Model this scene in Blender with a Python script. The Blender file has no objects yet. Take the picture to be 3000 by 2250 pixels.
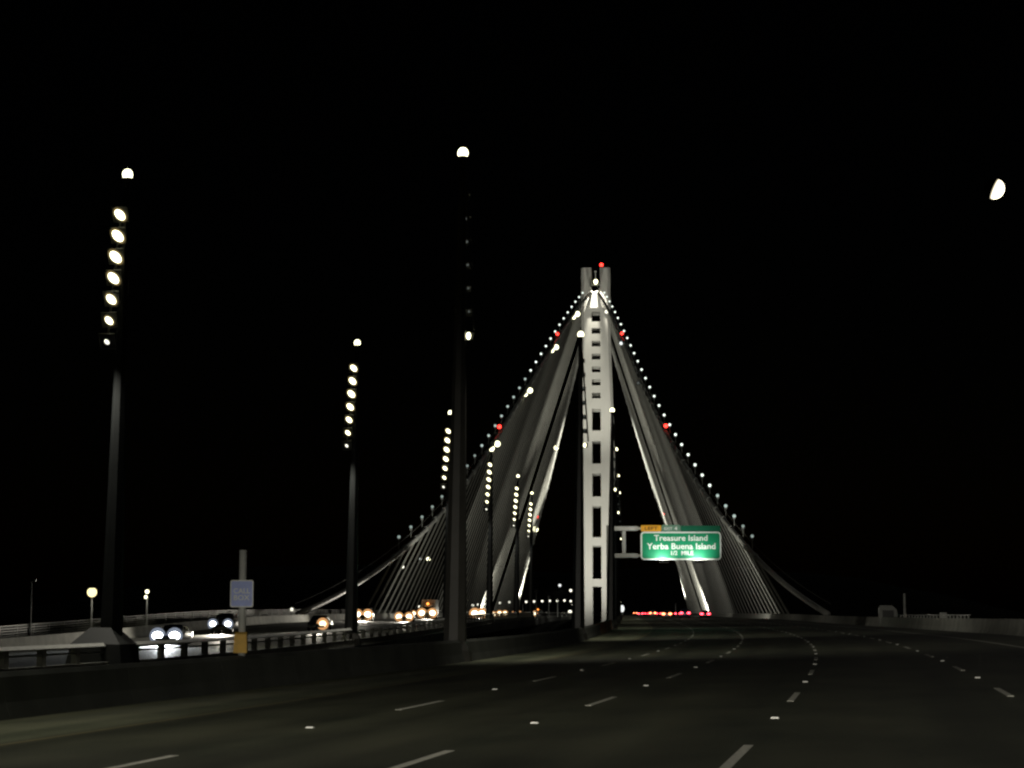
import bpy, math, random
import numpy as np
from mathutils import Vector, Matrix

random.seed(7)
scene = bpy.context.scene
COL = scene.collection
R = math.radians

# ------------------------------------------------------------------ camera
EYE = 1.42
FPX = 5760.0                       # focal length in pixels of a 3000 px wide frame
PITCH = math.atan(671.0 / FPX)
cam_d = bpy.data.cameras.new("camera")
cam_d.sensor_width = 36.0
cam_d.lens = FPX / 3000.0 * 36.0
cam_d.clip_start = 0.2
cam_d.clip_end = 20000.0
cam = bpy.data.objects.new("camera", cam_d)
COL.objects.link(cam)
cam.location = (0, 0, EYE)
cam.rotation_euler = (math.pi / 2 + PITCH, 0, 0)
scene.camera = cam

# ------------------------------------------------------------------ world, moonlight, exposure
world = bpy.data.worlds.new("World")
scene.world = world
world.use_nodes = True
wn = world.node_tree.nodes
wl = world.node_tree.links
bg = wn["Background"]
sky = wn.new("ShaderNodeTexSky")
sky.sky_type = 'NISHITA'
sky.sun_disc = False
sky.sun_elevation = R(-4)
sky.sun_rotation = R(20)
wl.new(sky.outputs[0], bg.inputs[0])
bg.inputs[1].default_value = 0.002

sun_d = bpy.data.lights.new("moonlight", 'SUN')
sun_d.energy = 0.006
sun_d.angle = R(0.5)
sun_d.color = (1.0, 0.95, 0.85)
sun = bpy.data.objects.new("moonlight", sun_d)
COL.objects.link(sun)
sun.rotation_euler = (R(-68), 0, R(-14))

vs = scene.view_settings
vs.view_transform = 'Standard'
vs.look = 'None'
vs.exposure = 0.0
vs.gamma = 1.0
vs.use_curve_mapping = False
scene.render.engine = 'CYCLES'
cy = scene.cycles
cy.use_denoising = True
cy.max_bounces = 4
cy.diffuse_bounces = 2
cy.glossy_bounces = 2
cy.sample_clamp_indirect = 0.3
cy.caustics_reflective = False
cy.caustics_refractive = False
cy.pixel_filter_type = 'BLACKMAN_HARRIS'
cy.filter_width = 2.3
try:
    cy.use_light_tree = True
except Exception:
    pass

# ------------------------------------------------------------------ helpers
def at(px, py, D):
    """world point seen at a photo pixel (3000 x 2250) at forward distance D"""
    u = (px - 1500.0) / FPX
    v = (1125.0 - py) / FPX
    c, s = math.cos(PITCH), math.sin(PITCH)
    d = Vector((u, c - v * s, s + v * c))
    k = D / d.y
    return Vector((d.x * k, D, EYE + d.z * k))

ORD = ("first second third fourth fifth sixth seventh eighth ninth tenth eleventh twelfth thirteenth fourteenth "
       "fifteenth sixteenth seventeenth eighteenth nineteenth twentieth twenty-first twenty-second twenty-third "
       "twenty-fourth twenty-fifth twenty-sixth twenty-seventh twenty-eighth twenty-ninth thirtieth thirty-first "
       "thirty-second thirty-third thirty-fourth").split()

def tag(o, label=None, cat=None, group=None, kind=None):
    if label: o["label"] = label
    if cat: o["category"] = cat
    if group: o["group"] = group
    if kind: o["kind"] = kind
    return o

def link(o, parent=None):
    COL.objects.link(o)
    if parent is not None:
        o.parent = parent
    return o

def empty(name, loc=(0, 0, 0), rz=0.0):
    o = bpy.data.objects.new(name, None)
    o.empty_display_size = 0.3
    o.location = loc
    o.rotation_euler = (0, 0, rz)
    return link(o)

class MB:
    """collects faces of one mesh"""
    def __init__(self):
        self.v, self.f, self.uv = [], [], None
    def add(self, vs, fs):
        b = len(self.v)
        self.v += [tuple(x) for x in vs]
        self.f += [tuple(i + b for i in f) for f in fs]
        return self
    def box(self, x0, x1, y0, y1, z0, z1, m=None):
        vs = [(x0, y0, z0), (x1, y0, z0), (x1, y1, z0), (x0, y1, z0), (x0, y0, z1), (x1, y0, z1), (x1, y1, z1), (x0, y1, z1)]
        if m is not None:
            vs = [m @ Vector(p) for p in vs]
        return self.add(vs, [(0, 3, 2, 1), (4, 5, 6, 7), (0, 1, 5, 4), (1, 2, 6, 5), (2, 3, 7, 6), (3, 0, 4, 7)])
    def frustum(self, z0, z1, r0, r1, n=10, cx=0, cy=0, cx1=None, cy1=None, rot=0.0):
        cx1 = cx if cx1 is None else cx1
        cy1 = cy if cy1 is None else cy1
        vs = []
        for (z, r, ax, ay) in ((z0, r0, cx, cy), (z1, r1, cx1, cy1)):
            for k in range(n):
                a = rot + 2 * math.pi * k / n
                vs.append((ax + r * math.cos(a), ay + r * math.sin(a), z))
        fs = [(k, (k + 1) % n, n + (k + 1) % n, n + k) for k in range(n)]
        fs += [tuple(range(n - 1, -1, -1)), tuple(range(n, 2 * n))]
        return self.add(vs, fs)
    def tube(self, pts, r, n=6, r1=None):
        pts = [Vector(p) for p in pts]
        vs, fs = [], []
        for i, p in enumerate(pts):
            d = (pts[min(i + 1, len(pts) - 1)] - pts[max(i - 1, 0)]).normalized()
            up = Vector((0, 0, 1)) if abs(d.z) < 0.9 else Vector((0, 1, 0))
            a = d.cross(up).normalized()
            b = a.cross(d).normalized()
            rr = r if r1 is None else r + (r1 - r) * i / (len(pts) - 1)
            for k in range(n):
                t = 2 * math.pi * k / n
                vs.append(p + a * rr * math.cos(t) + b * rr * math.sin(t))
        for i in range(len(pts) - 1):
            for k in range(n):
                fs.append((i * n + k, i * n + (k + 1) % n, (i + 1) * n + (k + 1) % n, (i + 1) * n + k))
        fs.append(tuple(range(n - 1, -1, -1)))
        fs.append(tuple(range((len(pts) - 1) * n, len(pts) * n)))
        return self.add(vs, fs)
    def dome(self, r, depth, n=12, rings=3, m=None):
        """flattened dome on the -y side of the xz plane, closed at the back"""
        vs = [(0, -depth, 0)]
        for i in range(1, rings + 1):
            t = math.pi / 2 * i / rings
            for k in range(n):
                a = 2 * math.pi * k / n
                vs.append((r * math.sin(t) * math.cos(a), -depth * math.cos(t), r * math.sin(t) * math.sin(a)))
        fs = [(0, 1 + k, 1 + (k + 1) % n) for k in range(n)]
        for i in range(rings - 1):
            for k in range(n):
                a, b = 1 + i * n, 1 + (i + 1) * n
                fs.append((a + k, b + k, b + (k + 1) % n, a + (k + 1) % n))
        b = 1 + (rings - 1) * n
        fs.append(tuple(b + k for k in range(n - 1, -1, -1)))
        if m is not None:
            vs = [m @ Vector(p) for p in vs]
        return self.add(vs, fs)
    def ball(self, r, c=(0, 0, 0), n=10, rings=6, sz=1.0):
        vs = [(c[0], c[1], c[2] - r * sz)]
        for i in range(1, rings):
            t = math.pi * i / rings
            for k in range(n):
                a = 2 * math.pi * k / n
                vs.append((c[0] + r * math.sin(t) * math.cos(a), c[1] + r * math.sin(t) * math.sin(a), c[2] - r * sz * math.cos(t)))
        vs.append((c[0], c[1], c[2] + r * sz))
        fs = [(0, 1 + (k + 1) % n, 1 + k) for k in range(n)]
        for i in range(rings - 2):
            a, b = 1 + i * n, 1 + (i + 1) * n
            fs += [(a + k, a + (k + 1) % n, b + (k + 1) % n, b + k) for k in range(n)]
        a, e = 1 + (rings - 2) * n, len(vs) - 1
        fs += [(a + k, a + (k + 1) % n, e) for k in range(n)]
        return self.add(vs, fs)
    def mesh(self, name, mat, smooth=False):
        me = bpy.data.meshes.new(name)
        me.from_pydata(self.v, [], self.f)
        if self.uv:
            lay = me.uv_layers.new(name="UVMap")
            for lp in me.loops:
                lay.data[lp.index].uv = self.uv[lp.vertex_index]
        if mat is not None:
            me.materials.append(mat)
        if smooth:
            for p in me.polygons:
                p.use_smooth = True
        me.update()
        return me
    def build(self, name, mat, parent=None, smooth=False, loc=None):
        o = bpy.data.objects.new(name, self.mesh(name, mat, smooth))
        if loc is not None:
            o.location = loc
        return link(o, parent)

def put(name, me, parent=None, loc=(0, 0, 0), rot=(0, 0, 0), scale=None):
    o = bpy.data.objects.new(name, me)
    o.location = loc
    o.rotation_euler = rot
    if scale is not None:
        o.scale = scale
    return link(o, parent)

def spot(name, parent, loc, target, power, angle, blend=0.5, radius=0.3, color=(1.0, 0.95, 0.82)):
    d = bpy.data.lights.new(name, 'SPOT')
    d.energy = power
    d.spot_size = R(angle)
    d.spot_blend = blend
    d.shadow_soft_size = radius
    d.color = color
    o = bpy.data.objects.new(name, d)
    o.location = loc
    o.rotation_euler = (Vector(target) - Vector(loc)).to_track_quat('-Z', 'Y').to_euler()
    return link(o, parent)

# ------------------------------------------------------------------ materials
def mat(name, col, rough=0.6, metal=0.0, noise=0.0, scale=6.0, spec=0.5, bump=0.0):
    m = bpy.data.materials.new(name)
    m.use_nodes = True
    nt = m.node_tree
    p = nt.nodes["Principled BSDF"]
    p.inputs["Base Color"].default_value = (*col, 1)
    p.inputs["Roughness"].default_value = rough
    p.inputs["Metallic"].default_value = metal
    p.inputs["Specular IOR Level"].default_value = spec
    if noise:
        tc = nt.nodes.new("ShaderNodeTexCoord")
        n = nt.nodes.new("ShaderNodeTexNoise")
        n.inputs["Scale"].default_value = scale
        n.inputs["Detail"].default_value = 5
        r = nt.nodes.new("ShaderNodeValToRGB")
        r.color_ramp.elements[0].position = 0.3
        r.color_ramp.elements[1].position = 0.7
        r.color_ramp.elements[0].color = (*[c * (1 - noise) for c in col], 1)
        r.color_ramp.elements[1].color = (*[min(1, c * (1 + noise)) for c in col], 1)
        nt.links.new(tc.outputs["Object"], n.inputs["Vector"])
        nt.links.new(n.outputs["Fac"], r.inputs["Fac"])
        nt.links.new(r.outputs["Color"], p.inputs["Base Color"])
        if bump:
            b = nt.nodes.new("ShaderNodeBump")
            b.inputs["Strength"].default_value = bump
            nt.links.new(n.outputs["Fac"], b.inputs["Height"])
            nt.links.new(b.outputs["Normal"], p.inputs["Normal"])
    return m

def glow(name, col, strength):
    m = bpy.data.materials.new(name)
    m.use_nodes = True
    nt = m.node_tree
    nt.nodes.clear()
    o = nt.nodes.new("ShaderNodeOutputMaterial")
    e = nt.nodes.new("ShaderNodeEmission")
    e.inputs[0].default_value = (*col, 1)
    e.inputs[1].default_value = strength
    nt.links.new(e.outputs[0], o.inputs[0])
    m.cycles.emission_sampling = 'NONE'
    return m

def road_material():
    m = bpy.data.materials.new("deck_paving")
    m.use_nodes = True
    nt = m.node_tree
    L = nt.links
    p = nt.nodes["Principled BSDF"]
    uv = nt.nodes.new("ShaderNodeUVMap")
    mp = nt.nodes.new("ShaderNodeMapping")
    mp.inputs["Scale"].default_value = (0.55, 0.02, 1)
    L.new(uv.outputs[0], mp.inputs[0])
    n1 = nt.nodes.new("ShaderNodeTexNoise")        # wheel-path wear, stretched along the traffic
    n1.inputs["Scale"].default_value = 1.0
    n1.inputs["Detail"].default_value = 3
    L.new(mp.outputs[0], n1.inputs["Vector"])
    mp2 = nt.nodes.new("ShaderNodeMapping")
    mp2.inputs["Scale"].default_value = (0.6, 0.25, 1)
    L.new(uv.outputs[0], mp2.inputs[0])
    n2 = nt.nodes.new("ShaderNodeTexNoise")        # blotches
    n2.inputs["Scale"].default_value = 1.0
    n2.inputs["Detail"].default_value = 6
    L.new(mp2.outputs[0], n2.inputs["Vector"])
    n3 = nt.nodes.new("ShaderNodeTexNoise")        # aggregate
    n3.inputs["Scale"].default_value = 14.0
    n3.inputs["Detail"].default_value = 4
    L.new(uv.outputs[0], n3.inputs["Vector"])
    a = nt.nodes.new("ShaderNodeMath"); a.operation = 'ADD'
    L.new(n1.outputs["Fac"], a.inputs[0]); L.new(n2.outputs["Fac"], a.inputs[1])
    b = nt.nodes.new("ShaderNodeMath"); b.operation = 'MULTIPLY_ADD'
    b.inputs[1].default_value = 0.35
    L.new(n3.outputs["Fac"], b.inputs[0]); L.new(a.outputs[0], b.inputs[2])
    r = nt.nodes.new("ShaderNodeValToRGB")
    r.color_ramp.elements[0].position = 0.85
    r.color_ramp.elements[0].color = (0.018, 0.023, 0.014, 1)
    r.color_ramp.elements[1].position = 1.5
    r.color_ramp.elements[1].color = (0.095, 0.098, 0.062, 1)
    mr = nt.nodes.new("ShaderNodeMath"); mr.operation = 'MULTIPLY'; mr.inputs[1].default_value = 0.62
    L.new(b.outputs[0], mr.inputs[0])
    r.color_ramp.elements[0].position = 0.52
    r.color_ramp.elements[1].position = 0.94
    L.new(mr.outputs[0], r.inputs["Fac"])
    sep = nt.nodes.new("ShaderNodeSeparateXYZ")
    L.new(uv.outputs[0], sep.inputs[0])
    ab = nt.nodes.new("ShaderNodeMath"); ab.operation = 'ABSOLUTE'
    L.new(sep.outputs[0], ab.inputs[0])
    sc_ = nt.nodes.new("ShaderNodeMath"); sc_.operation = 'MULTIPLY'; sc_.inputs[1].default_value = 1 / 25.0
    L.new(ab.outputs[0], sc_.inputs[0])
    rb = nt.nodes.new("ShaderNodeValToRGB")            # pale shoulder, dark worn wheel paths in each lane
    el = rb.color_ramp.elements
    bands = [(0.0, 1.0), (0.5, 2.0), (3.2, 2.0), (4.0, 0.7), (5.4, 1.15), (6.5, 0.75), (7.4, 1.2), (8.3, 0.7), (9.0, 1.0), (9.8, 0.7), (10.6, 1.15), (11.6, 0.75), (12.4, 1.0), (13.2, 0.72),
             (14.1, 1.1), (15.0, 0.75), (15.9, 0.95), (16.8, 0.72), (17.7, 1.05), (18.7, 0.75), (19.6, 0.95), (20.6, 0.75), (21.6, 1.1), (25.0, 0.9)]
    el[0].position = 0.0
    el[0].color = (0.5, 0.5, 0.5, 1)
    el[1].position = 1.0
    el[1].color = (0.45, 0.45, 0.45, 1)
    for o_, v_ in bands[1:-1]:
        e_ = el.new(o_ / 25.0)
        v_ = v_ * (0.5 if v_ > 1.9 else 0.36)
        e_.color = (v_, v_, v_, 1)
    L.new(sc_.outputs[0], rb.inputs["Fac"])
    mx = nt.nodes.new("ShaderNodeVectorMath"); mx.operation = 'MULTIPLY'
    L.new(r.outputs["Color"], mx.inputs[0]); L.new(rb.outputs["Color"], mx.inputs[1])
    mx2 = nt.nodes.new("ShaderNodeVectorMath"); mx2.operation = 'SCALE'; mx2.inputs["Scale"].default_value = 2.9
    L.new(mx.outputs[0], mx2.inputs[0])
    L.new(mx2.outputs[0], p.inputs["Base Color"])
    p.inputs["Roughness"].default_value = 0.62
    p.inputs["Specular IOR Level"].default_value = 0.35
    bp = nt.nodes.new("ShaderNodeBump")
    bp.inputs["Strength"].default_value = 0.5
    bp.inputs["Distance"].default_value = 0.02
    L.new(n3.outputs["Fac"], bp.inputs["Height"])
    L.new(bp.outputs["Normal"], p.inputs["Normal"])
    return m

M = dict(
    road=road_material(),
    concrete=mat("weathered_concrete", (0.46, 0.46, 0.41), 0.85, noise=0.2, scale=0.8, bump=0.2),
    shaded=mat("shaded_concrete", (0.05, 0.055, 0.045), 0.9, noise=0.3, scale=0.7, bump=0.2),  # barrier concrete darkened, the left side's lack of light put into its colour
    pedestal=mat("pedestal_steel", (0.018, 0.02, 0.018), 0.6, noise=0.2, scale=1.0),
    pathrail=mat("path_rail_paint", (0.15, 0.155, 0.13), 0.6, noise=0.2, scale=0.5),
    railsteel=mat("galvanized_rail", (0.62, 0.62, 0.58), 0.5, noise=0.1, scale=2),
    girder=mat("girder_concrete", (0.28, 0.28, 0.26), 0.85, noise=0.2, scale=0.3),
    white_line=mat("white_lane_paint", (0.66, 0.65, 0.57), 0.6, noise=0.18, scale=9),
    yellow_line=mat("yellow_lane_paint", (0.16, 0.14, 0.07), 0.6, noise=0.2, scale=9),
    ceramic=mat("marker_ceramic", (0.92, 0.92, 0.88), 0.25),
    tower=mat("tower_paint", (0.66, 0.655, 0.60), 0.5, noise=0.06, scale=0.12),
    cable=mat("cable_wrap", (0.55, 0.55, 0.5), 0.45, noise=0.1, scale=0.5),
    rope=mat("galvanized_rope", (0.34, 0.34, 0.30), 0.45),
    steel=mat("painted_steel", (0.45, 0.46, 0.43), 0.45, noise=0.12, scale=1.5),
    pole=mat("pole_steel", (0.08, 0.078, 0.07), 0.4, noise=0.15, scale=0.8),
    shadepole=mat("shaded_pole_steel", (0.02, 0.022, 0.022), 0.4, noise=0.2, scale=0.8),  # darker copy of the pole steel, with the columns' shade in its colour
    housing=mat("lamp_housing", (0.09, 0.09, 0.085), 0.45),
    dark=mat("dark_rubber", (0.02, 0.02, 0.02), 0.8),
    glass=mat("car_glass", (0.012, 0.014, 0.016), 0.08, spec=0.6),
    rim=mat("wheel_alloy", (0.5, 0.5, 0.5), 0.3, 0.8),
    chrome=mat("bumper_trim", (0.08, 0.08, 0.08), 0.4),
    green=mat("sign_green", (0.0, 0.22, 0.095), 0.5, noise=0.12, scale=1.2),
    green_dim=mat("sign_green_dim", (0.0, 0.115, 0.055), 0.55, noise=0.1, scale=1.2),
    tab_grey=mat("tab_grey_green", (0.12, 0.24, 0.17), 0.5, noise=0.1, scale=2),
    sign_white=mat("sign_white", (0.78, 0.8, 0.75), 0.5),
    sign_yellow=mat("sign_yellow", (0.75, 0.36, 0.02), 0.5, noise=0.08, scale=3),
    sign_black=mat("sign_black", (0.12, 0.05, 0.01), 0.5),
    blue=mat("call_sign_blue", (0.38, 0.46, 0.84), 0.5, noise=0.12, scale=5),
    callyellow=mat("call_box_yellow", (0.55, 0.32, 0.02), 0.5, noise=0.15, scale=7),
    orange=mat("orange_glow_paint", (0.30, 0.085, 0.03), 0.7, noise=0.3, scale=2),  # reddish light on the barrier, put into a dull orange colour
    plate=mat("number_plate", (0.7, 0.7, 0.7), 0.5),
    water=mat("bay_water", (0.008, 0.012, 0.012), 0.25, noise=0.3, scale=0.02),
    hill=mat("hill_scrub", (0.03, 0.035, 0.02), 0.95, noise=0.5, scale=0.02),
    lens=glow("lamp_lens", (1.0, 0.97, 0.62), 3.6),
    lens_mid=glow("lamp_lens_mid", (1.0, 0.98, 0.8), 1.7),
    lens_low=glow("lamp_lens_low", (0.9, 0.95, 0.92), 1.2),
    lens_dim=glow("lamp_lens_dim", (0.85, 0.95, 0.9), 0.12),
    neck_hi=glow("necklace_bright", (0.9, 1.0, 0.9), 1.6),
    neck_mid=glow("necklace_medium", (0.82, 1.0, 0.92), 0.6),
    neck_low=glow("necklace_dim", (0.82, 1.0, 0.92), 0.35),
    sodium=glow("path_lamp_warm", (1.0, 0.85, 0.42), 1.8),
    red=glow("red_beacon_lens", (1.0, 0.03, 0.02), 7.0),
    tail=glow("taillight_lens", (1.0, 0.04, 0.06), 12.0),
    brake=glow("brake_light_lens", (1.0, 0.20, 0.07), 12.0),
    amber=glow("amber_marker_lens", (1.0, 0.3, 0.05), 4.0),
    lamp_halo=glow("painted_lamp_halo", (1.0, 0.72, 0.28), 0.16),  # emissive ring that paints a warm glare fringe around the column lamps
    bowl=glow("painted_headlight_halo", (1.0, 0.5, 0.2), 0.7),  # painted glare around headlights, a glow added outside the lens
    head_halo_white=glow("painted_headlight_halo_white", (0.7, 0.8, 1.0), 0.3),
    head=glow("headlight_warm", (1.0, 0.86, 0.56), 5.0),
    heado=glow("headlight_orange", (1.0, 0.72, 0.42), 3.0),
    headw=glow("headlight_white", (0.9, 0.97, 1.0), 8.0),
)
CARCOL = [mat("car_paint_dark", (0.02, 0.02, 0.022), 0.3), mat("car_paint_silver", (0.4, 0.4, 0.4), 0.3, 0.4),
          mat("car_paint_white", (0.7, 0.7, 0.68), 0.35), mat("car_paint_blue", (0.03, 0.05, 0.12), 0.3),
          mat("car_paint_red", (0.25, 0.02, 0.02), 0.3)]

# ------------------------------------------------------------------ alignment of the bridge
S1, KC, DT = 0.0585, 0.000735, 200.0
P200 = 10.3
def slope(D):
    return S1 + KC * max(0.0, DT - D)
def P(D):
    if D >= DT:
        return P200 + S1 * (D - DT)
    a = DT - D
    return P200 - S1 * a - KC * a * a / 2
def sstep(a, b, x):
    t = min(1.0, max(0.0, (x - a) / (b - a)))
    return t * t * (3 - 2 * t)
def zroad(off, D):
    bank = 0.03 * (1 - sstep(80, 240, D))
    return 0.45 * sstep(120, 330, D) + bank * (off - 16.4)
def EB(D):                                   # inner edge of the oncoming deck
    return -14.5 - 3.0 * sstep(330, 480, D) - 1.05 * sstep(85, 130, D) * (1 - sstep(190, 275, D)) + 0.3 * (1 - sstep(80, 120, D))
def LB(D):                                   # the left barrier swings out a little where the lamp columns stand
    return 0.64 * math.exp(-((D - 95) / 46.0) ** 2)
def pt(off, D, h=0.0):
    s = slope(D)
    k = math.sqrt(1 + s * s)
    return Vector((P(D) + off / k, D - off * s / k, zroad(off, D) + h))
def heading(D):
    return -math.atan(slope(D))

def solve_px(px, fn, lo=60.0, hi=1700.0):
    """station along a line of offset fn(D) that appears at this photo column (lines right of the far vanishing point: falling)"""
    best = None
    D = lo
    while D < hi:
        p = pt(fn(D), D)
        e = abs(p.x / p.y * FPX * 1.0067 + 1500 - px)
        if best is None or e < best[0]:
            best = (e, D)
        D += 1.0
    return best[1]

def stations(d0, d1, near=5.0):
    out, d = [], d0
    while d < d1 - 1e-6:
        out.append(d)
        d += near if d < 340 else 20.0
    out.append(d1)
    return out

def sweep(profile, d0, d1, closed=False, near=5.0, uv=False, base=None, caps=True):
    """profile: [(offset, height)]; base: function of D added to the offsets"""
    mb = MB()
    ds = stations(d0, d1, near)
    n = len(profile)
    uvs = []
    vs, fs = [], []
    for D in ds:
        b = base(D) if base else 0.0
        for (o, h) in profile:
            vs.append(pt(o + b, D, h))
            uvs.append((o, D))
    for i in range(len(ds) - 1):
        for k in range(n if closed else n - 1):
            a, b2 = i * n + k, i * n + (k + 1) % n
            fs.append((a, b2, b2 + n, a + n))
    if closed and caps:
        fs.append(tuple(range(n)))
        fs.append(tuple((len(ds) - 1) * n + k for k in range(n - 1, -1, -1)))
    mb.add(vs, fs)
    if uv:
        mb.uv = uvs
    return mb

# ------------------------------------------------------------------ water, hill
w = MB()
w.add([(-9000, -3000, -45), (9000, -3000, -45), (9000, 15000, -45), (-9000, 15000, -45)], [(0, 1, 2, 3)])
tag(w.build("water", M["water"]), kind="structure")

def hill_z(x, y):
    g = 95 * math.exp(-((x + 260) / 420) ** 2 - ((y - 2500) / 420) ** 2) + 70 * math.exp(-((x - 330) / 330) ** 2 - ((y - 2350) / 380) ** 2)
    g += 6 * math.sin(x * 0.021) * math.cos(y * 0.017)
    return g - 52 + 22 * math.exp(-((x - 100) / 900) ** 2 - ((y - 2300) / 500) ** 2)
hb = MB()
hx = [-1400 + 50 * i for i in range(57)]
hy = [1750 + 50 * j for j in range(34)]
vs_ = [(x, y, hill_z(x, y)) for y in hy for x in hx]
fs_ = [(j * 57 + i, j * 57 + i + 1, (j + 1) * 57 + i + 1, (j + 1) * 57 + i) for j in range(33) for i in range(56)]
hb.add(vs_, fs_)
tag(hb.build("hill", M["hill"], smooth=True), kind="structure")

# ------------------------------------------------------------------ roads and decks
DEND = 1750.0
road_w = sweep([(o, 0.0) for o in (0, 3.7, 7.4, 11, 14.7, 18.3, 22, 25)], -90, DEND, uv=True).build("road", M["road"])
tag(road_w, kind="structure")
sweep([(-0.62, -0.03), (26.9, -0.03), (26.9, -1.0), (20, -5), (7, -5), (-0.62, -1.0)], -90, DEND, closed=True).build("deck_girder", M["girder"], road_w)
road_e = sweep([(o, 0.0) for o in (0, -3, -6.7, -10.3, -14, -17.6, -21.3, -25)], 0, DEND, uv=True, base=EB).build("road", M["road"])
tag(road_e, kind="structure")
sweep([(0.62, -0.03), (-30.6, -0.03), (-30.6, -1.0), (-20, -5), (-7, -5), (0.62, -1.0)], 0, DEND, closed=True, base=EB).build("deck_girder", M["girder"], road_e)
path = sweep([(-25.6, 0.02), (-30.4, 0.02)], 0, DEND, base=EB).build("footpath", M["concrete"])
tag(path, kind="structure")

# painted lines
sweep([(3.62, 0.006), (3.78, 0.006)], -90, 700).build("edge_line", M["yellow_line"], road_w)
sweep([(21.55, 0.006), (21.7, 0.006)], -90, 700).build("edge_line", M["white_line"], road_w)
sweep([(-2.9, 0.006), (-3.05, 0.006)], 0, 700, base=EB).build("edge_line", M["yellow_line"], road_e)
sweep([(-21.4, 0.006), (-21.55, 0.006)], 0, 700, base=EB).build("edge_line", M["white_line"], road_e)
dm = MB().box(-0.055, 0.055, 0, 3.66, 0.003, 0.008).mesh("lane_dash", M["white_line"])
mk = MB()
mk.add([(-0.06, -0.05, 0.004), (0.06, -0.05, 0.004), (0.06, 0.05, 0.004), (-0.06, 0.05, 0.004),
        (-0.048, -0.03, 0.025), (0.048, -0.03, 0.025), (0.048, 0.03, 0.025), (-0.048, 0.03, 0.025)],
       [(0, 3, 2, 1), (4, 5, 6, 7), (0, 1, 5, 4), (1, 2, 6, 5), (2, 3, 7, 6), (3, 0, 4, 7)])
mk = mk.mesh("pavement_marker", M["ceramic"])
for off in (7.25, 10.62, 14.08, 17.72):
    s = 21.6 - 14.63 * 4
    while s < 430:
        p0, p1 = pt(off, s), pt(off, s + 3.66)
        d = p1 - p0
        put("lane_dash", dm, road_w, p0, (math.asin(d.z / d.length), 0, math.atan2(-d.x, d.y)))
        q = pt(off, s + 9.2)
        if 0 < s < 300:
            put("pavement_marker", mk, road_w, q, (0, 0, heading(s + 9.2)))
        s += 14.63
for off in (-6.7, -10.35, -14.0, -17.7):
    s = 60.0
    while s < 330:
        put("lane_dash", dm, road_e, pt(off + EB(s), s), (0, 0, heading(s)))
        s += 14.63

# ------------------------------------------------------------------ barriers and railings
bl = empty("concrete_barrier")
tag(bl, "long low dark concrete barrier along the left edge of the near roadway", "barrier")
PL = [(0.0, 0.0), (-0.10, 0.3), (-0.17, 0.76), (-0.27, 0.85), (-0.44, 0.85), (-0.6, 0.0)]
PR = [(25.0, 0.0), (25.12, 0.3), (25.2, 0.86), (25.44, 0.86), (25.6, 0.0)]
def panels(prof, m, parent, base):
    sweep(prof, -90, -6, closed=True, base=base).build("panel", m, parent)
    D = -6.0
    while D < 198:
        sweep(prof, D + 0.005, D + 5.995, closed=True, near=3.0, base=base).build("panel", m, parent)
        D += 6.0
    sweep(prof, D, DEND, closed=True, base=base).build("panel", m, parent)
panels(PL, M["shaded"], bl, LB)
br = empty("concrete_barrier")
tag(br, "long pale grey concrete barrier lit along the right edge of the near roadway", "barrier")
panels(PR, M["concrete"], br, lambda D: 0.0)
pm = MB().box(-0.05, 0.05, -0.05, 0.05, 0.0, 0.24).mesh("post", M["steel"])
for k in range(22):
    D = 132 + 2.0 * k
    put("post", pm, br, pt(25.32, D, 0.86), (0, 0, heading(D)))
sweep([(25.28, 1.06), (25.28, 1.12), (25.36, 1.12), (25.36, 1.06)], 131, 175, closed=True).build("rail", M["steel"], br)

bi = empty("barrier_railing")
tag(bi, "open railing with posts over a kerb along the inner edge of the oncoming roadway", "railing")
sweep([(0.5, 0.0), (0.5, 0.40), (0.05, 0.40), (0.0, 0.0)], 20, 700, closed=True, base=EB).build("kerb", M["concrete"], bi)
sweep([(0.12, 0.98), (0.12, 1.15), (0.2, 1.15), (0.34, 1.02), (0.34, 0.98)], 20, 700, closed=True, base=EB).build("rail", M["railsteel"], bi)
sweep([(0.14, 0.76), (0.14, 0.84), (0.3, 0.84), (0.3, 0.76)], 20, 700, closed=True, base=EB).build("rail", M["steel"], bi)
pm = MB().box(-0.10, 0.10, -0.22, 0.22, 0.39, 1.0).mesh("post", M["concrete"])
D = 40.0
while D < 330:
    put("post", pm, bi, pt(EB(D) + 0.22, D), (0, 0, heading(D)))
    D += 3.4
bo = sweep([(-25.0, 0.0), (-25.12, 0.3), (-25.2, 0.9), (-25.44, 0.9), (-25.6, 0.0)], 0, DEND, closed=True, base=EB).build("concrete_barrier", M["concrete"])
tag(bo, "bright concrete barrier on the far side of the oncoming lanes", "barrier")
ro = empty("path_railing")
tag(ro, "grey footpath railing beyond the oncoming lanes, behind the bright barrier", "railing")
for k in range(7):
    h = 0.25 + 0.2 * k
    sweep([(-30.2, h), (-30.2, h + 0.09), (-30.26, h + 0.09), (-30.26, h)], 40, 700, closed=True, base=EB).build("rail", M["pathrail"], ro)
pm = MB().box(-0.06, 0.06, -0.06, 0.06, 0.0, 1.55).mesh("post", M["pathrail"])
D = 60.0
while D < 420:
    put("post", pm, ro, pt(EB(D) - 30.35, D), (0, 0, heading(D)))
    D += 4.0

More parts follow.
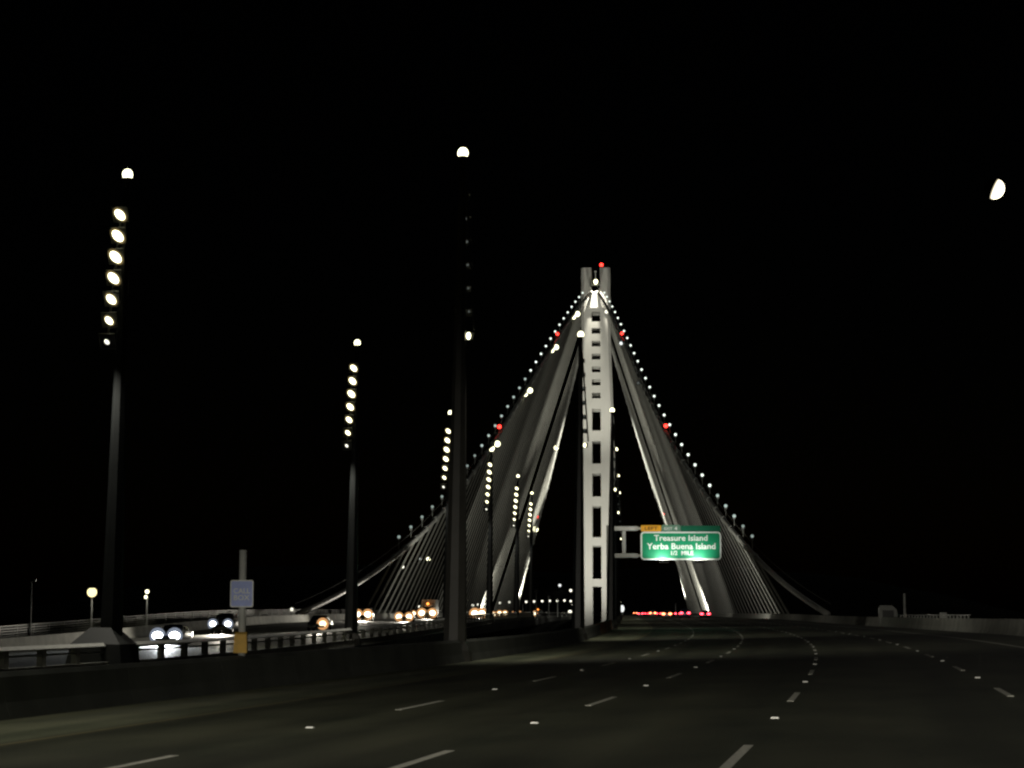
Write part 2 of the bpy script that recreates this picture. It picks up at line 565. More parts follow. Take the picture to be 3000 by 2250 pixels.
# ------------------------------------------------------------------ tower
TD = 642.0
def coff(D):
    return EB(D) / 2
tc = pt(coff(TD), TD)
tower = empty("bridge_tower", (tc.x + 0.35, tc.y, 0), heading(TD))
tag(tower, "tall pale floodlit bridge tower of linked steel shafts with two horns on top", "tower")
def zy(y):
    return (1796 - y) * 642 / FPX + EYE
ZT = zy(783)
GAP = 1.42
def W(z):
    return 7.7 + (4.75 - 7.7) * min(1, z / 92.0) if z < 92 else 4.75
for sx in (-1, 1):
    for sy in (-1, 1):
        mb = MB()
        lev = [-45, 0, 46, 92, ZT]
        vs_ = []
        for z in lev:
            wv = W(max(0, z))
            dv = wv * 0.95
            ring = [(GAP, GAP), (wv, GAP), (wv, dv - 1.0), (wv - 0.9, dv), (GAP, dv)]
            vs_ += [(sx * a, sy * b, z) for a, b in ring]
        fs_ = []
        for i in range(len(lev) - 1):
            for k in range(5):
                fs_.append((i * 5 + k, i * 5 + (k + 1) % 5, i * 5 + 5 + (k + 1) % 5, i * 5 + 5 + k))
        fs_ += [tuple(range(5)), tuple(range(20, 25))]
        mb.add(vs_, fs_)
        mb.build("shaft", M["tower"], tower)
links = [(880, 915), (944, 963), (980, 1001), (1018, 1039), (1057, 1077), (1095, 1115), (1134, 1155), (1172, 1203),
         (1267, 1298), (1364, 1393), (1460, 1488), (1578, 1603), (1698, 1720)]
for (ya, yb) in links:
    z0, z1 = zy(yb), zy(ya)
    wv = W((z0 + z1) / 2) * 0.95
    for sy in (-1, 1):
        y0, y1 = sorted((sy * (wv - 1.3), sy * (wv - 0.12)))
        MB().box(-GAP - 0.1, GAP + 0.1, y0, y1, z0, z1).build("shear_link", M["tower"], tower)
    for sx in (-1, 1):
        x0, x1 = sorted((sx * (W(z0) - 1.5), sx * (W(z1) - 0.2)))
        MB().box(x0, x1, -GAP - 0.1, GAP + 0.1, z0, z1).build("shear_link", M["tower"], tower)
ZS = zy(858)
# saddle between the horns
sd = MB()
sd.box(-1.3, 1.3, -3.6, 3.6, ZS - 3.0, ZS - 1.0)
sd.add([(-3.0, -5.6, ZS - 5.2), (3.0, -5.6, ZS - 5.2), (0.5, -5.6, ZS + 0.2), (-0.5, -5.6, ZS + 0.2),
        (-3.0, -4.6, ZS - 5.2), (3.0, -4.6, ZS - 5.2), (0.5, -4.6, ZS + 0.2), (-0.5, -4.6, ZS + 0.2)],
       [(0, 1, 2, 3), (7, 6, 5, 4), (0, 4, 5, 1), (1, 5, 6, 2), (2, 6, 7, 3), (3, 7, 4, 0)])
sd.build("saddle", M["tower"], tower)
# lamp in the throat between the horns
MB().box(-0.5, 0.5, -3.7, -2.9, zy(830), zy(828)).box(-1.42, 1.42, -3.4, -3.1, zy(835), zy(831)).build("lamp_bracket", M["steel"], tower)
MB().ball(0.72, (0, -3.5, zy(824)), sz=1.2).build("lamp_globe", M["lens"], tower)
spot("saddle_light", tower, (0, -9.0, ZS + 5.2), (0, -5.6, ZS - 2.6), 34000, 50, 0.6, 0.4)
MB().box(-0.35, 0.35, -10.0, -9.3, ZS + 5.9, ZS + 6.3).tube([(0, -9.6, ZS + 6.2), (0, -3.2, ZS + 4.0)], 0.12).build("flood_bracket", M["steel"], tower)
def beacon(loc, label, r=0.55, name="red_beacon"):
    e = empty(name, loc)
    tag(e, label, "beacon", "red aviation beacons")
    MB().frustum(-0.75, -0.25, 0.28, 0.28, 8).build("base", M["housing"], e)
    MB().ball(r, (0, 0, 0.2)).build("lens", M["red"], e, True)
    return e
th = tower.location
q = Matrix.Rotation(tower.rotation_euler.z, 3, 'Z')
def tw(x, y, z):
    v = q @ Vector((x, y, 0))
    return Vector((th.x + v.x, th.y + v.y, z))
beacon(tw(1.9, -4.0, ZT + 0.75), "red warning lamp on top of the tower's right horn", 0.6)

# floodlights that light the tower, standing on the inner edges of both decks
def floodlight(loc, target, power, angle, label, group, cat="floodlight", color=(1.0, 0.97, 0.86), size=0.7, stand=0.75):
    e = empty("floodlight", loc)
    tag(e, label, cat, group)
    d = (Vector(target) - Vector(loc)).normalized()
    rot = d.to_track_quat('-Y', 'Z').to_matrix().to_4x4()
    m = Matrix.Translation((0, 0, stand)) @ rot
    hb = MB()
    hb.box(-size * 0.5, size * 0.5, -0.18, 0.25, -size * 0.4, size * 0.4, m)
    hb.build("housing", M["housing"], e)
    MB().box(-size * 0.42, size * 0.42, -0.24, -0.185, -size * 0.33, size * 0.33, m).build("lens", M["lens"], e)
    MB().frustum(0, stand - 0.05, 0.12, 0.08, 8).build("stand", M["steel"], e)
    lp = m @ Vector((0, -0.6, 0))
    spot("beam", e, lp, lp + d, power, angle, 0.7, 0.3, color)
    return e
GF = "floodlights aimed at the tower"
for side, off in (("near", 0.9), ("oncoming", None)):
    for k, D in enumerate((540.0, 575.0)):
        o = (-1.0 if side == "near" else EB(D) + 1.0)
        loc = pt(o, D)
        tgt = tw(0, -6, (92, 30)[k])
        floodlight(loc, tgt, (165000, 36000)[k], (34, 64)[k],
                   ["black floodlight on the %s roadway's inner edge, farther before the tower" % side,
                    "black floodlight on the %s roadway's inner edge, close to the tower's foot" % side][k], GF)

# ------------------------------------------------------------------ cables and suspenders
tt = np.array([0, .161, .369, .629, .836, 1.0])
zz = np.array([ZS, 88.5, 60.5, 30.5, 10.2, 1.4])
CZ = np.polyfit(tt, zz, 4)
def main_pt(side, t):
    D = 642.0 - 5.0 - 380.0 * t
    o = 0.9 + 33.6 * t
    p = pt(coff(D) + side * o, D)
    p.z = float(np.polyval(CZ, t))
    return p
def back_pt(side, t):
    D = 642.0 + 5.0 + 178.0 * t
    o = 0.9 + 35.5 * t
    p = pt(coff(D) + side * o, D)
    p.z = ZS - 1.0 + (6.0 - ZS) * t - 10 * t * (1 - t)
    return p
def deck_edge(side, D):
    return pt(coff(D) + side * 34.6, D, 0.15)

rope_count = 0
band = MB().frustum(-0.5, 0.5, 0.55, 0.55, 10).mesh("cable_band", M["steel"])
def make_cable(side, fn, label, t_list, nseg):
    global rope_count
    c = empty("suspension_cable")
    tag(c, label, "cable")
    pts = [fn(side, i / nseg) for i in range(nseg + 1)]
    MB().tube(pts, 0.40, 10).build("cable", M["cable"], c, True)
    for t in t_list:
        p = fn(side, t)
        p2 = fn(side, t + 0.004)
        d = (p2 - p).normalized()
        b = put("cable_band", band, c, p)
        b.rotation_euler = d.to_track_quat('Z', 'Y').to_euler()
        e = deck_edge(side, p.y)
        al = Vector((slope(p.y), 1, 0)).normalized()
        rr = random.uniform(0.067, 0.077)
        if fn is back_pt:
            rr *= 0.7
        for s in (-0.6, 0.6):
            MB().tube([p + al * s, e + al * s], 0.135 if p.y < 336 else 0.10 if p.y < 400 else rr, 5).build("suspender", M["rope"], c)
            rope_count += 1
    # hand ropes above the cable, on small stanchions
    MB().tube([x + Vector((side * 0.35, 0, 1.35)) for x in pts], 0.03, 4).build("hand_rope", M["rope"], c)
    return c
tm = [(637.0 - D) / 380.0 for D in list(range(318, 440, 9)) + list(range(444, 634, 7))]
tb = [(D - 647.0) / 178.0 for D in range(653, 812, 6)]
make_cable(-1, main_pt, "left main cable sweeping down from the tower towards the oncoming lanes, with its suspenders", tm, 60)
make_cable(1, main_pt, "right main cable sweeping down from the tower to the right barrier, with its suspenders", tm, 60)
make_cable(-1, back_pt, "steep pale cable behind the tower on its left, with its suspenders", tb, 30)
make_cable(1, back_pt, "steep pale cable behind the tower on its right, with its suspenders", tb, 30)

# necklace of small lamps standing on the cables
nb = MB().box(-0.2, 0.2, -0.16, 0.16, -0.55, -0.3).tube([(0, 0, -2.1), (0, 0, -0.5)], 0.06, 6)
nbm = nb.mesh("stanchion", M["steel"])
neck_mesh = {}
def neck_lens(r, mkey):
    k = (r, mkey)
    if k not in neck_mesh:
        neck_mesh[k] = MB().ball(r, (0, 0, 0), 8, 5).mesh("lens", M[mkey], True)
    return neck_mesh[k]
for side, nm in ((-1, "left"), (1, "right")):
    for i, D in enumerate([614 - 10 * k for k in range(30)]):
        t = (637.0 - D) / 380.0
        p = main_pt(side, t) + Vector((side * 0.5, 0, 2.3))
        e = empty("cable_lamp", p)
        tag(e, "%s small white lamp down from the tower along the %s main cable" % (ORD[i], nm), "lamp", "small lamps along the %s main cable" % nm)
        put("stanchion", nbm, e)
        key = "neck_hi" if i < (13 if side < 0 else 25) else "neck_mid" if i < (21 if side < 0 else 28) else "neck_low"
        rr = 0.30 if key != "neck_low" else 0.26
        put("lens", neck_lens(rr, key), e)
    for i in range(9):
        t = 0.16 + i * 0.088
        p = back_pt(side, t) + Vector((-side * 0.2, -0.6, 1.9))
        e = empty("cable_lamp", p)
        tag(e, "%s faint lamp down from the tower along the %s back cable" % (ORD[i], nm), "lamp", "faint lamps along the %s back cable" % nm)
        put("stanchion", nbm, e)
        put("lens", neck_lens(0.27, "neck_low"), e)

# red beacons on the cables
for px, py, D, lab in ((1648, 1004, 545, "upper red beacon on the left main cable"), (1467, 1281, 437, "lower red beacon on the left main cable"),
                       (1830, 1001, 545, "upper red beacon on the right main cable"), (1971, 1275, 437, "lower red beacon on the right main cable")):
    side = -1 if "left" in lab else 1
    p = main_pt(side, (637.0 - D) / 380.0) + Vector((0, 0, 1.2))
    beacon(p, lab, 0.44)
for side, lab in ((-1, "red beacon on the left back cable, over a round white lamp"), (1, "red beacon on the right back cable, over a round white lamp")):
    p = back_pt(side, 0.66 if side < 0 else 0.65) + Vector((0, 0, 1.1))
    beacon(p + Vector((0, -1.2, 0.4)), lab, 0.6)

# white floodlights hung on the cables
def cable_flood(p, label, r=0.8, two=True, key="lens", tilt=0.0):
    e = empty("cable_floodlight", p)
    tag(e, label, "floodlight", "floodlights hung on the cables")
    hb = MB().box(-0.5, 0.5, 0.1, 0.7, -0.4, 0.4)
    hb.tube([(0, 0.4, 0.3), (0, 0.6, 1.2)], 0.08, 6)
    hb.build("housing", M["housing"], e)
    MB().dome(r, 0.4, 10, 3).build("lens", M[key], e, True)
    if two:
        MB().dome(r * 0.8, 0.4, 10, 3, Matrix.Translation((-1.15 if tilt < 0 else 1.15, 0, -0.95))).build("lens", M[key], e, True)
    return e
for i, (t, r) in enumerate(((0.125, 0.85), (0.262, 0.75), (0.40, 0.7), (0.545, 0.68), (0.70, 0.42))):
    p = main_pt(-1, t) + Vector((0.55, -0.8, -0.9))
    cable_flood(p, "%s bright white floodlight down the left main cable from the tower" % ORD[i], r, i < 4, "lens", -1)
for i, (t, r) in enumerate(((0.115, 0.55), (0.25, 0.5), (0.38, 0.3))):
    p = main_pt(1, t) + Vector((-0.55, -0.8, -0.9))
    cable_flood(p, "%s weak white floodlight down the right main cable from the tower" % ORD[i], r, False, ("lens_mid", "lens_low", "lens_dim")[i], 1)
for t, side, r, lab in ((0.41, -1, 0.9, "round white lamp high on the left back cable"), (0.69, -1, 1.15, "round white lamp under the red beacon of the left back cable"),
                        (0.685, 1, 1.1, "round white lamp under the red beacon of the right back cable")):
    cable_flood(back_pt(side, t) + Vector((-side * -0.4, -1.0, 0.2)), lab, r, False, "lens")

# floodlights on the inner deck edges that wash the suspender planes from inside, and edge uplights near the tower
for side, nm in ((-1, "left"), (1, "right")):
    for k, (D, Dt, zt, pw, an) in enumerate(((322, 362, 8, 15000, 112), (425, 475, 20, 15500, 100), (505, 560, 34, 15000, 95))):
        o = -1.0 if side > 0 else EB(D) + 1.0
        tgt = main_pt(side, (637.0 - Dt) / 380.0)
        tgt.z = zt
        floodlight(pt(o, D), tgt, pw, an, "%s floodlight aimed at the %s suspenders, counted from the near end" % (ORD[k], nm), "floodlights aimed at the suspenders", size=0.5, stand=4.5)
    D = 585.0
    o = 22.6 if side > 0 else EB(D) - 27.0
    tgt = deck_edge(side, 628.0)
    tgt.z = 16
    floodlight(pt(o, D), tgt, 60000, 85, "uplight at the foot of the %s suspenders near the tower" % nm, "uplights at the suspender feet", size=0.5)
    o = 20.0 if side > 0 else EB(770) - 22.0
    floodlight(pt(o, 770), back_pt(side, 0.85), 200000, 60, "floodlight behind the tower aimed up the %s back cable" % nm, "floodlights aimed up the back cables", size=0.5, stand=4.5)
    floodlight(pt(-1.0 if side > 0 else EB(690) + 1.0, 690), back_pt(side, 0.45), 420000, 50, "floodlight behind the tower aimed high at the %s back cable" % nm, "floodlights aimed up the back cables", size=0.5, stand=4.5)

# ------------------------------------------------------------------ lamp columns
def pole_meshes():
    d = {}
    d["pole"] = MB().frustum(0.8, 20.15, 0.46, 0.13, 8, rot=R(22.5)).frustum(20.15, 20.25, 0.13, 0.2, 8, rot=R(22.5)).mesh("pole", M["pole"])
    d["base"] = MB().frustum(0.0, 0.45, 0.72, 0.66, 8, rot=R(22.5)).frustum(0.45, 0.9, 0.66, 0.42, 8, rot=R(22.5)).mesh("base", M["pole"])
    d["pedestal"] = MB().frustum(-0.2, 1.1, 1.75, 1.45, 4, rot=R(45)).frustum(1.1, 1.75, 1.45, 0.62, 4, rot=R(45)).mesh("pedestal", M["pedestal"])
    return d
PM = pole_meshes()
PM["shaded_pole"] = PM["pole"].copy()
PM["shaded_pole"].materials.clear()
PM["shaded_pole"].materials.append(M["shadepole"])
LUM_R = [0.24, 0.26, 0.265, 0.25, 0.22, 0.18, 0.11]
def tilt_m(ang):
    return Matrix.Rotation(R(ang), 4, 'X')
hous = MB().box(-0.27, 0.27, 0.0, 0.16, -0.30, 0.30, tilt_m(28)).box(-0.34, 0.34, 0.0, 0.06, -0.34, 0.34, tilt_m(28)).mesh("luminaire", M["housing"])
lens_meshes = [MB().dome(r, 0.10, 12, 3, tilt_m(28) @ Matrix.Translation((0, -0.03, 0)) @ Matrix.Rotation(R(-38), 4, 'Y') @ Matrix.Diagonal((0.80, 1, 1.14, 1))).mesh("lens", M["lens" if k < 6 else "lens_mid"], True) for k, r in enumerate(LUM_R)]
def halo_mesh(ro, ri, key, m):  # glowing ring that imitates the soft fringe of light around a lamp
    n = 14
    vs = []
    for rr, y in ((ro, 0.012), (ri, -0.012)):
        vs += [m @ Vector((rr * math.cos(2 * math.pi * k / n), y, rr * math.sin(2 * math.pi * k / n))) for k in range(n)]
    return MB().add(vs, [(k, n + k, n + (k + 1) % n, (k + 1) % n) for k in range(n)]).mesh("lamp_halo", M[key])
halos = [halo_mesh(r * 1.3, r * 0.96, "lamp_halo", tilt_m(28) @ Matrix.Translation((0, -0.03, 0)) @ Matrix.Rotation(R(-38), 4, 'Y') @ Matrix.Diagonal((0.80, 1, 1.14, 1))) for r in LUM_R]
back_lens = MB().box(-0.07, 0.07, 0.165, 0.18, -0.05, 0.12, tilt_m(28)).mesh("lens", M["lens_dim"])
tail_lens = MB().dome(0.26, 0.16, 10, 3, Matrix.Diagonal((0.75, 1, 1.2, 1))).mesh("lens", M["lens"], True)
top_lens = MB().ball(0.225, (0, -0.02, 0), 12, 6, 1.1).mesh("top_lamp", M["lens"], True)

def light_pole(D, facing, label, group, power, pedestal=False, light=True):
    """facing: -1 towards the viewer (oncoming deck), +1 away (near deck)"""
    off = (EB(D) + 0.15) if facing < 0 else (-0.5 if D < 150 else -0.12) + LB(D)
    e = empty("light_pole", pt(off, D), heading(D) + (0 if facing < 0 else math.pi))
    e.rotation_euler.y = 0.013 if facing < 0 else -0.013      # the columns lean a little
    tag(e, label, "light pole", group)
    put("pole", PM["pole" if facing > 0 and D < 100 else "shaded_pole"], e)
    put("base", PM["base"], e)
    if pedestal:
        put("pedestal", PM["pedestal"], e, (-0.3, 0, 0))
    put("top_lamp", top_lens, e, (0.0, 0.0, 20.4), scale=(1.0, 1.0, 1.0))
    for k in range(7):
        z = 18.65 - (0.88 if facing < 0 else 0.95) * k
        x = -0.14 - 0.06 * k
        small = facing > 0
        a = put("luminaire", hous, e, (x * (0.7 if small else 1), -0.34, z), scale=(0.5, 0.6, 0.5) if small else None)
        put("lens", lens_meshes[k], a)
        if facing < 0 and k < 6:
            put("lamp_halo", halos[k], a)
        if facing > 0 and k == 6:
            put("lens", tail_lens, a, (0.05, 0.35, 0), (0, 0, math.pi))
        elif facing > 0 and k > 0:
            put("lens", back_lens, a)
    MB().tube([(-0.1, -0.2, 19.2), (-0.32, -0.26, 16.2), (-0.55, -0.2, 13.2)], 0.05, 6).build("bracket", M["pole"], e)
    if light:
        spot("beam", e, (-0.75, -0.95, 12.9), (-4.5, -5.5, 0) if facing < 0 else (-8.0, -9.0, 0), power, 138, 1.0, 0.35)
    return e

GE = "lamp columns of the oncoming roadway"
for i, D in enumerate((78, 131, 184, 232, 279, 320)):
    lab = ["nearest lamp column of the oncoming roadway, at far left over a dark pedestal",
           "second nearest lamp column of the oncoming roadway with seven lamps in a column",
           "third lamp column of the oncoming roadway, beside the thick grey pole",
           "fourth lamp column of the oncoming roadway, under a cable floodlight",
           "fifth lamp column of the oncoming roadway, second farthest",
           "sixth and farthest lamp column of the oncoming roadway, by the pale back cable"][i]
    light_pole(D, -1, lab, GE, 3000 if i < 2 else 800, i == 0)
GWP = "lamp columns of the near roadway"
for i, D in enumerate((25, 78, 131, 184, 232, 279, 320)):
    lab = ["lamp column of the near roadway just outside the left edge of the picture",
           "thick grey lamp column on the left barrier with its single top lamp highest of all",
           "lamp column of the near roadway standing before the tower's left edge",
           "lamp column of the near roadway standing before the tower's right edge, nearest there",
           "second lamp column in the row before the tower's right edge",
           "third lamp column in the row before the tower's right edge",
           "farthest lamp column in the row before the tower's right edge"][i]
    light_pole(D, 1, lab, GWP, 2300 if i < 3 else 1000)
light_pole(-28, 1, "lamp column of the near roadway behind the viewer", GWP, 2300)

# ------------------------------------------------------------------ text helper
DG = None
def text_mesh(body, width, height, material, ext=0.01):
    cu = bpy.data.curves.new("txt", 'FONT')
    cu.body = body
    cu.align_x = 'CENTER'
    cu.align_y = 'CENTER'
    cu.extrude = ext
    cu.offset = 0.012
    cu.resolution_u = 3
    o = bpy.data.objects.new("txt", cu)
    COL.objects.link(o)
    dg = bpy.context.evaluated_depsgraph_get()
    me = bpy.data.meshes.new_from_object(o.evaluated_get(dg))
    bpy.data.objects.remove(o)
    xs = [v.co.x for v in me.vertices]
    ys = [v.co.y for v in me.vertices]
    cx, cyy = (max(xs) + min(xs)) / 2, (max(ys) + min(ys)) / 2
    sx, sy = width / (max(xs) - min(xs)), height / (max(ys) - min(ys))
    for v in me.vertices:                       # stand the text up in the xz plane facing -y
        x, y, z = v.co
        v.co = ((x - cx) * sx, -z, (y - cyy) * sy)
    me.materials.clear()
    me.materials.append(material)
    me.name = "lettering"
    return me

def rrect(x0, x1, z0, z1, r, n=5):
    out = []
    for cx, cz, a0 in ((x1 - r, z1 - r, 0), (x0 + r, z1 - r, 90), (x0 + r, z0 + r, 180), (x1 - r, z0 + r, 270)):
        for k in range(n + 1):
            a = R(a0 + 90 * k / n)
            out.append((cx + r * math.cos(a), cz + r * math.sin(a)))
    return out
def plate(poly, y0, y1):
    n = len(poly)
    vs = [(x, y0, z) for x, z in poly] + [(x, y1, z) for x, z in poly]
    fs = [tuple(range(n - 1, -1, -1)), tuple(range(n, 2 * n))] + [(k, (k + 1) % n, n + (k + 1) % n, n + k) for k in range(n)]
    return MB().add(vs, fs)
def ring(p0, p1, y0, y1):
    n = len(p0)
    vs = [(x, y0, z) for x, z in p0] + [(x, y0, z) for x, z in p1] + [(x, y1, z) for x, z in p0] + [(x, y1, z) for x, z in p1]
    fs = []
    for k in range(n):
        j = (k + 1) % n
        fs += [(k, j, n + j, n + k), (2 * n + k, 3 * n + k, 3 * n + j, 2 * n + j), (k, 2 * n + k, 2 * n + j, j), (n + k, n + j, 3 * n + j, 3 * n + k)]
    return MB().add(vs, fs)

# ------------------------------------------------------------------ overhead sign
SD = 190.0
def sx_(px): return (px - 1500) * SD / FPX
def sz_(py): return (1796 - py) * SD / FPX + EYE
sgn = empty("overhead_sign", (sx_(1993), SD, 0))
tag(sgn, "green overhead exit sign on a cantilever arm, Treasure Island and Yerba Buena Island", "road sign")
X0 = sx_(1993)
def lx(px): return sx_(px) - X0
body = rrect(lx(1876), lx(2111), sz_(1642), sz_(1560), 0.32)
plate(body, -0.06, 0.04).build("panel", M["green"], sgn)
inner = rrect(lx(1876) + 0.13, lx(2111) - 0.13, sz_(1642) + 0.13, sz_(1560) - 0.13, 0.24)
ring(body, inner, -0.075, -0.058).build("border", M["sign_white"], sgn)
plate(rrect(lx(1877), lx(1936), sz_(1559), sz_(1541), 0.08), -0.06, 0.04).build("yellow_tab", M["sign_yellow"], sgn)
put("lettering", text_mesh("LEFT", 1.25, 0.32, M["sign_black"]), sgn, (lx(1907), -0.065, sz_(1550)))
tab = rrect(lx(1937), lx(1993), sz_(1559), sz_(1540), 0.14)
plate(tab, -0.06, 0.04).build("exit_tab", M["tab_grey"], sgn)
ring(tab, rrect(lx(1937) + .06, lx(1993) - .06, sz_(1559) + .06, sz_(1540) - .06, 0.1), -0.07, -0.058).build("border", M["tab_grey"], sgn)
put("lettering", text_mesh("EXIT", 0.75, 0.26, M["sign_white"]), sgn, (lx(1957), -0.065, sz_(1550.5)))
put("lettering", text_mesh("4", 0.26, 0.36, M["sign_white"]), sgn, (lx(1979), -0.065, sz_(1550)))
plate(rrect(lx(1994), lx(2109), sz_(1559), sz_(1542), 0.05), -0.05, 0.04).build("plain_panel", M["green_dim"], sgn)
put("lettering", text_mesh("Treasure Island", 5.15, 0.56, M["sign_white"]), sgn, (lx(1993), -0.07, sz_(1578)))
put("lettering", text_mesh("Yerba Buena Island", 6.6, 0.58, M["sign_white"]), sgn, (lx(1994), -0.07, sz_(1602)))
put("lettering", text_mesh("1/2", 0.6, 0.40, M["sign_white"]), sgn, (lx(1974), -0.07, sz_(1622)))
put("lettering", text_mesh("MILE", 1.15, 0.40, M["sign_white"]), sgn, (lx(2012), -0.07, sz_(1622)))
pp = pt(-0.3, SD)
postx = pp.x - X0
MB().frustum(pp.z, sz_(1540), 0.28, 0.24, 10, postx, 0.55).build("post", M["steel"], sgn)
for py in (1550, 1629):
    MB().box(postx + 0.2, lx(1869), 0.30, 0.72, sz_(py) - 0.2, sz_(py) + 0.2).build("arm", M["steel"], sgn)
    MB().box(lx(1869), lx(2100), 0.30, 0.55, sz_(py) - 0.12, sz_(py) + 0.12).build("arm", M["steel"], sgn)
MB().box(lx(1823), lx(1833), 0.34, 0.66, sz_(1628) + 0.2, sz_(1551) - 0.2).build("brace", M["steel"], sgn)
for px in (1890, 1930, 1993, 2050, 2095):
    MB().box(lx(px) - 0.06, lx(px) + 0.06, 0.05, 0.3, sz_(1638), sz_(1545)).build("bracket", M["steel"], sgn)
for px in (1940, 2042):
    MB().tube([(lx(px), 0.2, sz_(1640)), (lx(px), -0.1, sz_(1642) - 0.25), (lx(px), -1.75, sz_(1642) - 0.3)], 0.05, 6).build("lamp_arm", M["steel"], sgn)
    lm = MB().box(lx(px) - 0.45, lx(px) + 0.45, -1.95, -1.65, sz_(1642) - 0.34, sz_(1642) - 0.16).build("sign_lamp", M["housing"], sgn)
    spot("beam", sgn, (lx(px), -1.6, sz_(1642) - 0.10), (lx(px), -0.07, sz_(1605)), 400, 135, 0.8, 0.12, (0.97, 1.0, 0.93))
    spot("near_beam", sgn, (lx(px), -0.5, sz_(1642) - 0.14), (lx(px), -0.07, sz_(1642) + 0.1), 50, 110, 0.6, 0.06, (0.97, 1.0, 0.93))

# ------------------------------------------------------------------ call box
CD = 50.0
c0 = pt(-0.32 + LB(CD), CD, 0.84)
cb = empty("call_box", c0)
tag(cb, "roadside call box with blue sign above a yellow box, on the left barrier", "call box")
MB().frustum(0.0, 2.66, 0.095, 0.095, 10).build("post", M["steel"], cb, True)
sb = rrect(-0.29, 0.29, 1.22, 1.9, 0.05)
plate(sb, -0.13, -0.11).build("sign", M["blue"], cb)
ring(sb, rrect(-0.265, 0.265, 1.245, 1.875, 0.04), -0.136, -0.129).build("border", M["sign_white"], cb)
put("lettering", text_mesh("CALL", 0.42, 0.13, M["sign_white"]), cb, (0, -0.133, 1.63))
put("lettering", text_mesh("BOX", 0.40, 0.13, M["sign_white"]), cb, (0, -0.133, 1.46))
yb = MB().add([(-0.17, -0.30, 0.08), (0.17, -0.30, 0.08), (0.17, -0.1, 0.08), (-0.17, -0.1, 0.08),
               (-0.15, -0.26, 0.55), (0.15, -0.26, 0.55), (0.15, -0.1, 0.6), (-0.15, -0.1, 0.6)],
              [(0, 3, 2, 1), (4, 5, 6, 7), (0, 1, 5, 4), (1, 2, 6, 5), (2, 3, 7, 6), (3, 0, 4, 7)]).build("box", M["callyellow"], cb)
MB().box(-0.12, 0.12, -0.305, -0.275, 0.16, 0.47).build("door", M["callyellow"], yb)

# ------------------------------------------------------------------ footpath lamps (oncoming side)
def path_lamp(loc, zlamp, label, key, r=0.3, head2=False, group="footpath lamps", n="path_lamp"):
    e = empty(n, loc)
    tag(e, label, "lamp", group)
    h = zlamp - loc[2]
    MB().frustum(0, h - 0.15, 0.09, 0.06, 8).build("post", M["steel"], e)
    if key:
        MB().ball(r, (0, 0, h)).build("globe", M[key], e, True)
        MB().frustum(h + r * 0.8, h + r * 1.05, r * 0.7, 0.05, 8).build("cap", M["housing"], e)
    else:
        MB().box(-0.12, 0.35, -0.1, 0.1, h - 0.15, h - 0.02).build("head", M["housing"], e)
    return e
def edge_at(px):
    """station on the far footpath railing seen at this column"""
    lo, hi = 90.0, 1700.0
    for _ in range(50):
        m = (lo + hi) / 2
        q_ = pt(EB(m) - 30.3, m)
        if q_.x / q_.y * FPX + 1500 < px: lo = m
        else: hi = m
    return lo
for px, py, key, r, lab in ((270, 1735, "sodium", 0.44, "bright yellowish footpath lamp on a short post at far left"),
                            (431, 1733, "lens", 0.2, "small white double footpath lamp right of the leftmost lamp column"),
                            (92, 1698, None, 0, "unlit grey lamp post on the footpath at the far left edge")):
    D = edge_at(px)
    base = pt(EB(D) - 30.1, D)
    L = path_lamp(base, at(px, py, base.y).z, lab, key, r)
    if key == "lens":
        MB().ball(0.17, (-0.1, 0, at(px, 1749, base.y).z - base.z), 8, 5).build("globe", M["lens"], L, True)
    if key:
        h_ = at(px, py, base.y).z
        spot("beam", L, (0.5, -0.5, h_ - base.z), (2, -1, 0), 110, 150, 0.8, 0.2)
row = [(1228, 1777), (1262, 1777), (1384, 1773), (1399, 1771), (1417, 1769), (1437, 1767), (1463, 1766), (1491, 1764), (1540, 1763), (1563, 1762),
       (1587, 1761), (1609, 1760), (1631, 1760), (1652, 1759), (1679, 1761)]
for i, (px, py) in enumerate(row):
    D = edge_at(px)
    base = pt(EB(D) - 30.1, D)
    tgt = at(px, py, base.y)
    path_lamp(base, tgt.z, "%s of the distant row of white lamps left of the tower, counted from the left" % ORD[i], "lens_mid", 0.30 * base.y / 520.0 if base.y > 520 else 0.3,
              group="distant row of path lamps")

# lights on the dark hillside beyond
for px, py, D, r, key, lab in ((1640, 1715, 2150, 1.6, "lens_low", "faint lamp on the dark hill left of the tower"), (1672, 1730, 2050, 1.5, "lens_mid", "bright hill lamp touching the tower's left edge"),
                               (1255, 1638, 2300, 2.3, "lens", "bright lamp seen through the left suspenders"), (1232, 1638, 2350, 1.6, "lens_low", "faint lamp beside the bright lamp behind the left suspenders"),
                               (1180, 1661, 2250, 1.7, "lens_mid", "small lamp seen through the leftmost suspenders"), (1900, 1735, 2150, 1.7, "lens_low", "small lone lamp under the overhead sign"),
                               (1670, 1793, 1600, 1.6, "lens_mid", "low white lamp at the tower's left foot"), (2463, 1742, 2600, 1.4, "lens_dim", "faint lone lamp over the right barrier"),
                               (855, 1786, 1500, 1.4, "lens_mid", "small yellowish lamp left of the oncoming car lights")):
    p = at(px, py, D)
    gz = hill_z(p.x, p.y) if 1750 < p.y < 3400 else -45
    gz = max(gz, -45)
    e = empty("shore_lamp", (p.x, p.y, min(gz, p.z - 4)))
    tag(e, lab, "lamp", "lamps on the far shore")
    h = p.z - e.location.z
    MB().frustum(0, h, 0.5, 0.25, 6).build("post", M["housing"], e)
    MB().ball(r, (0, 0, h)).build("globe", M[key], e, True)
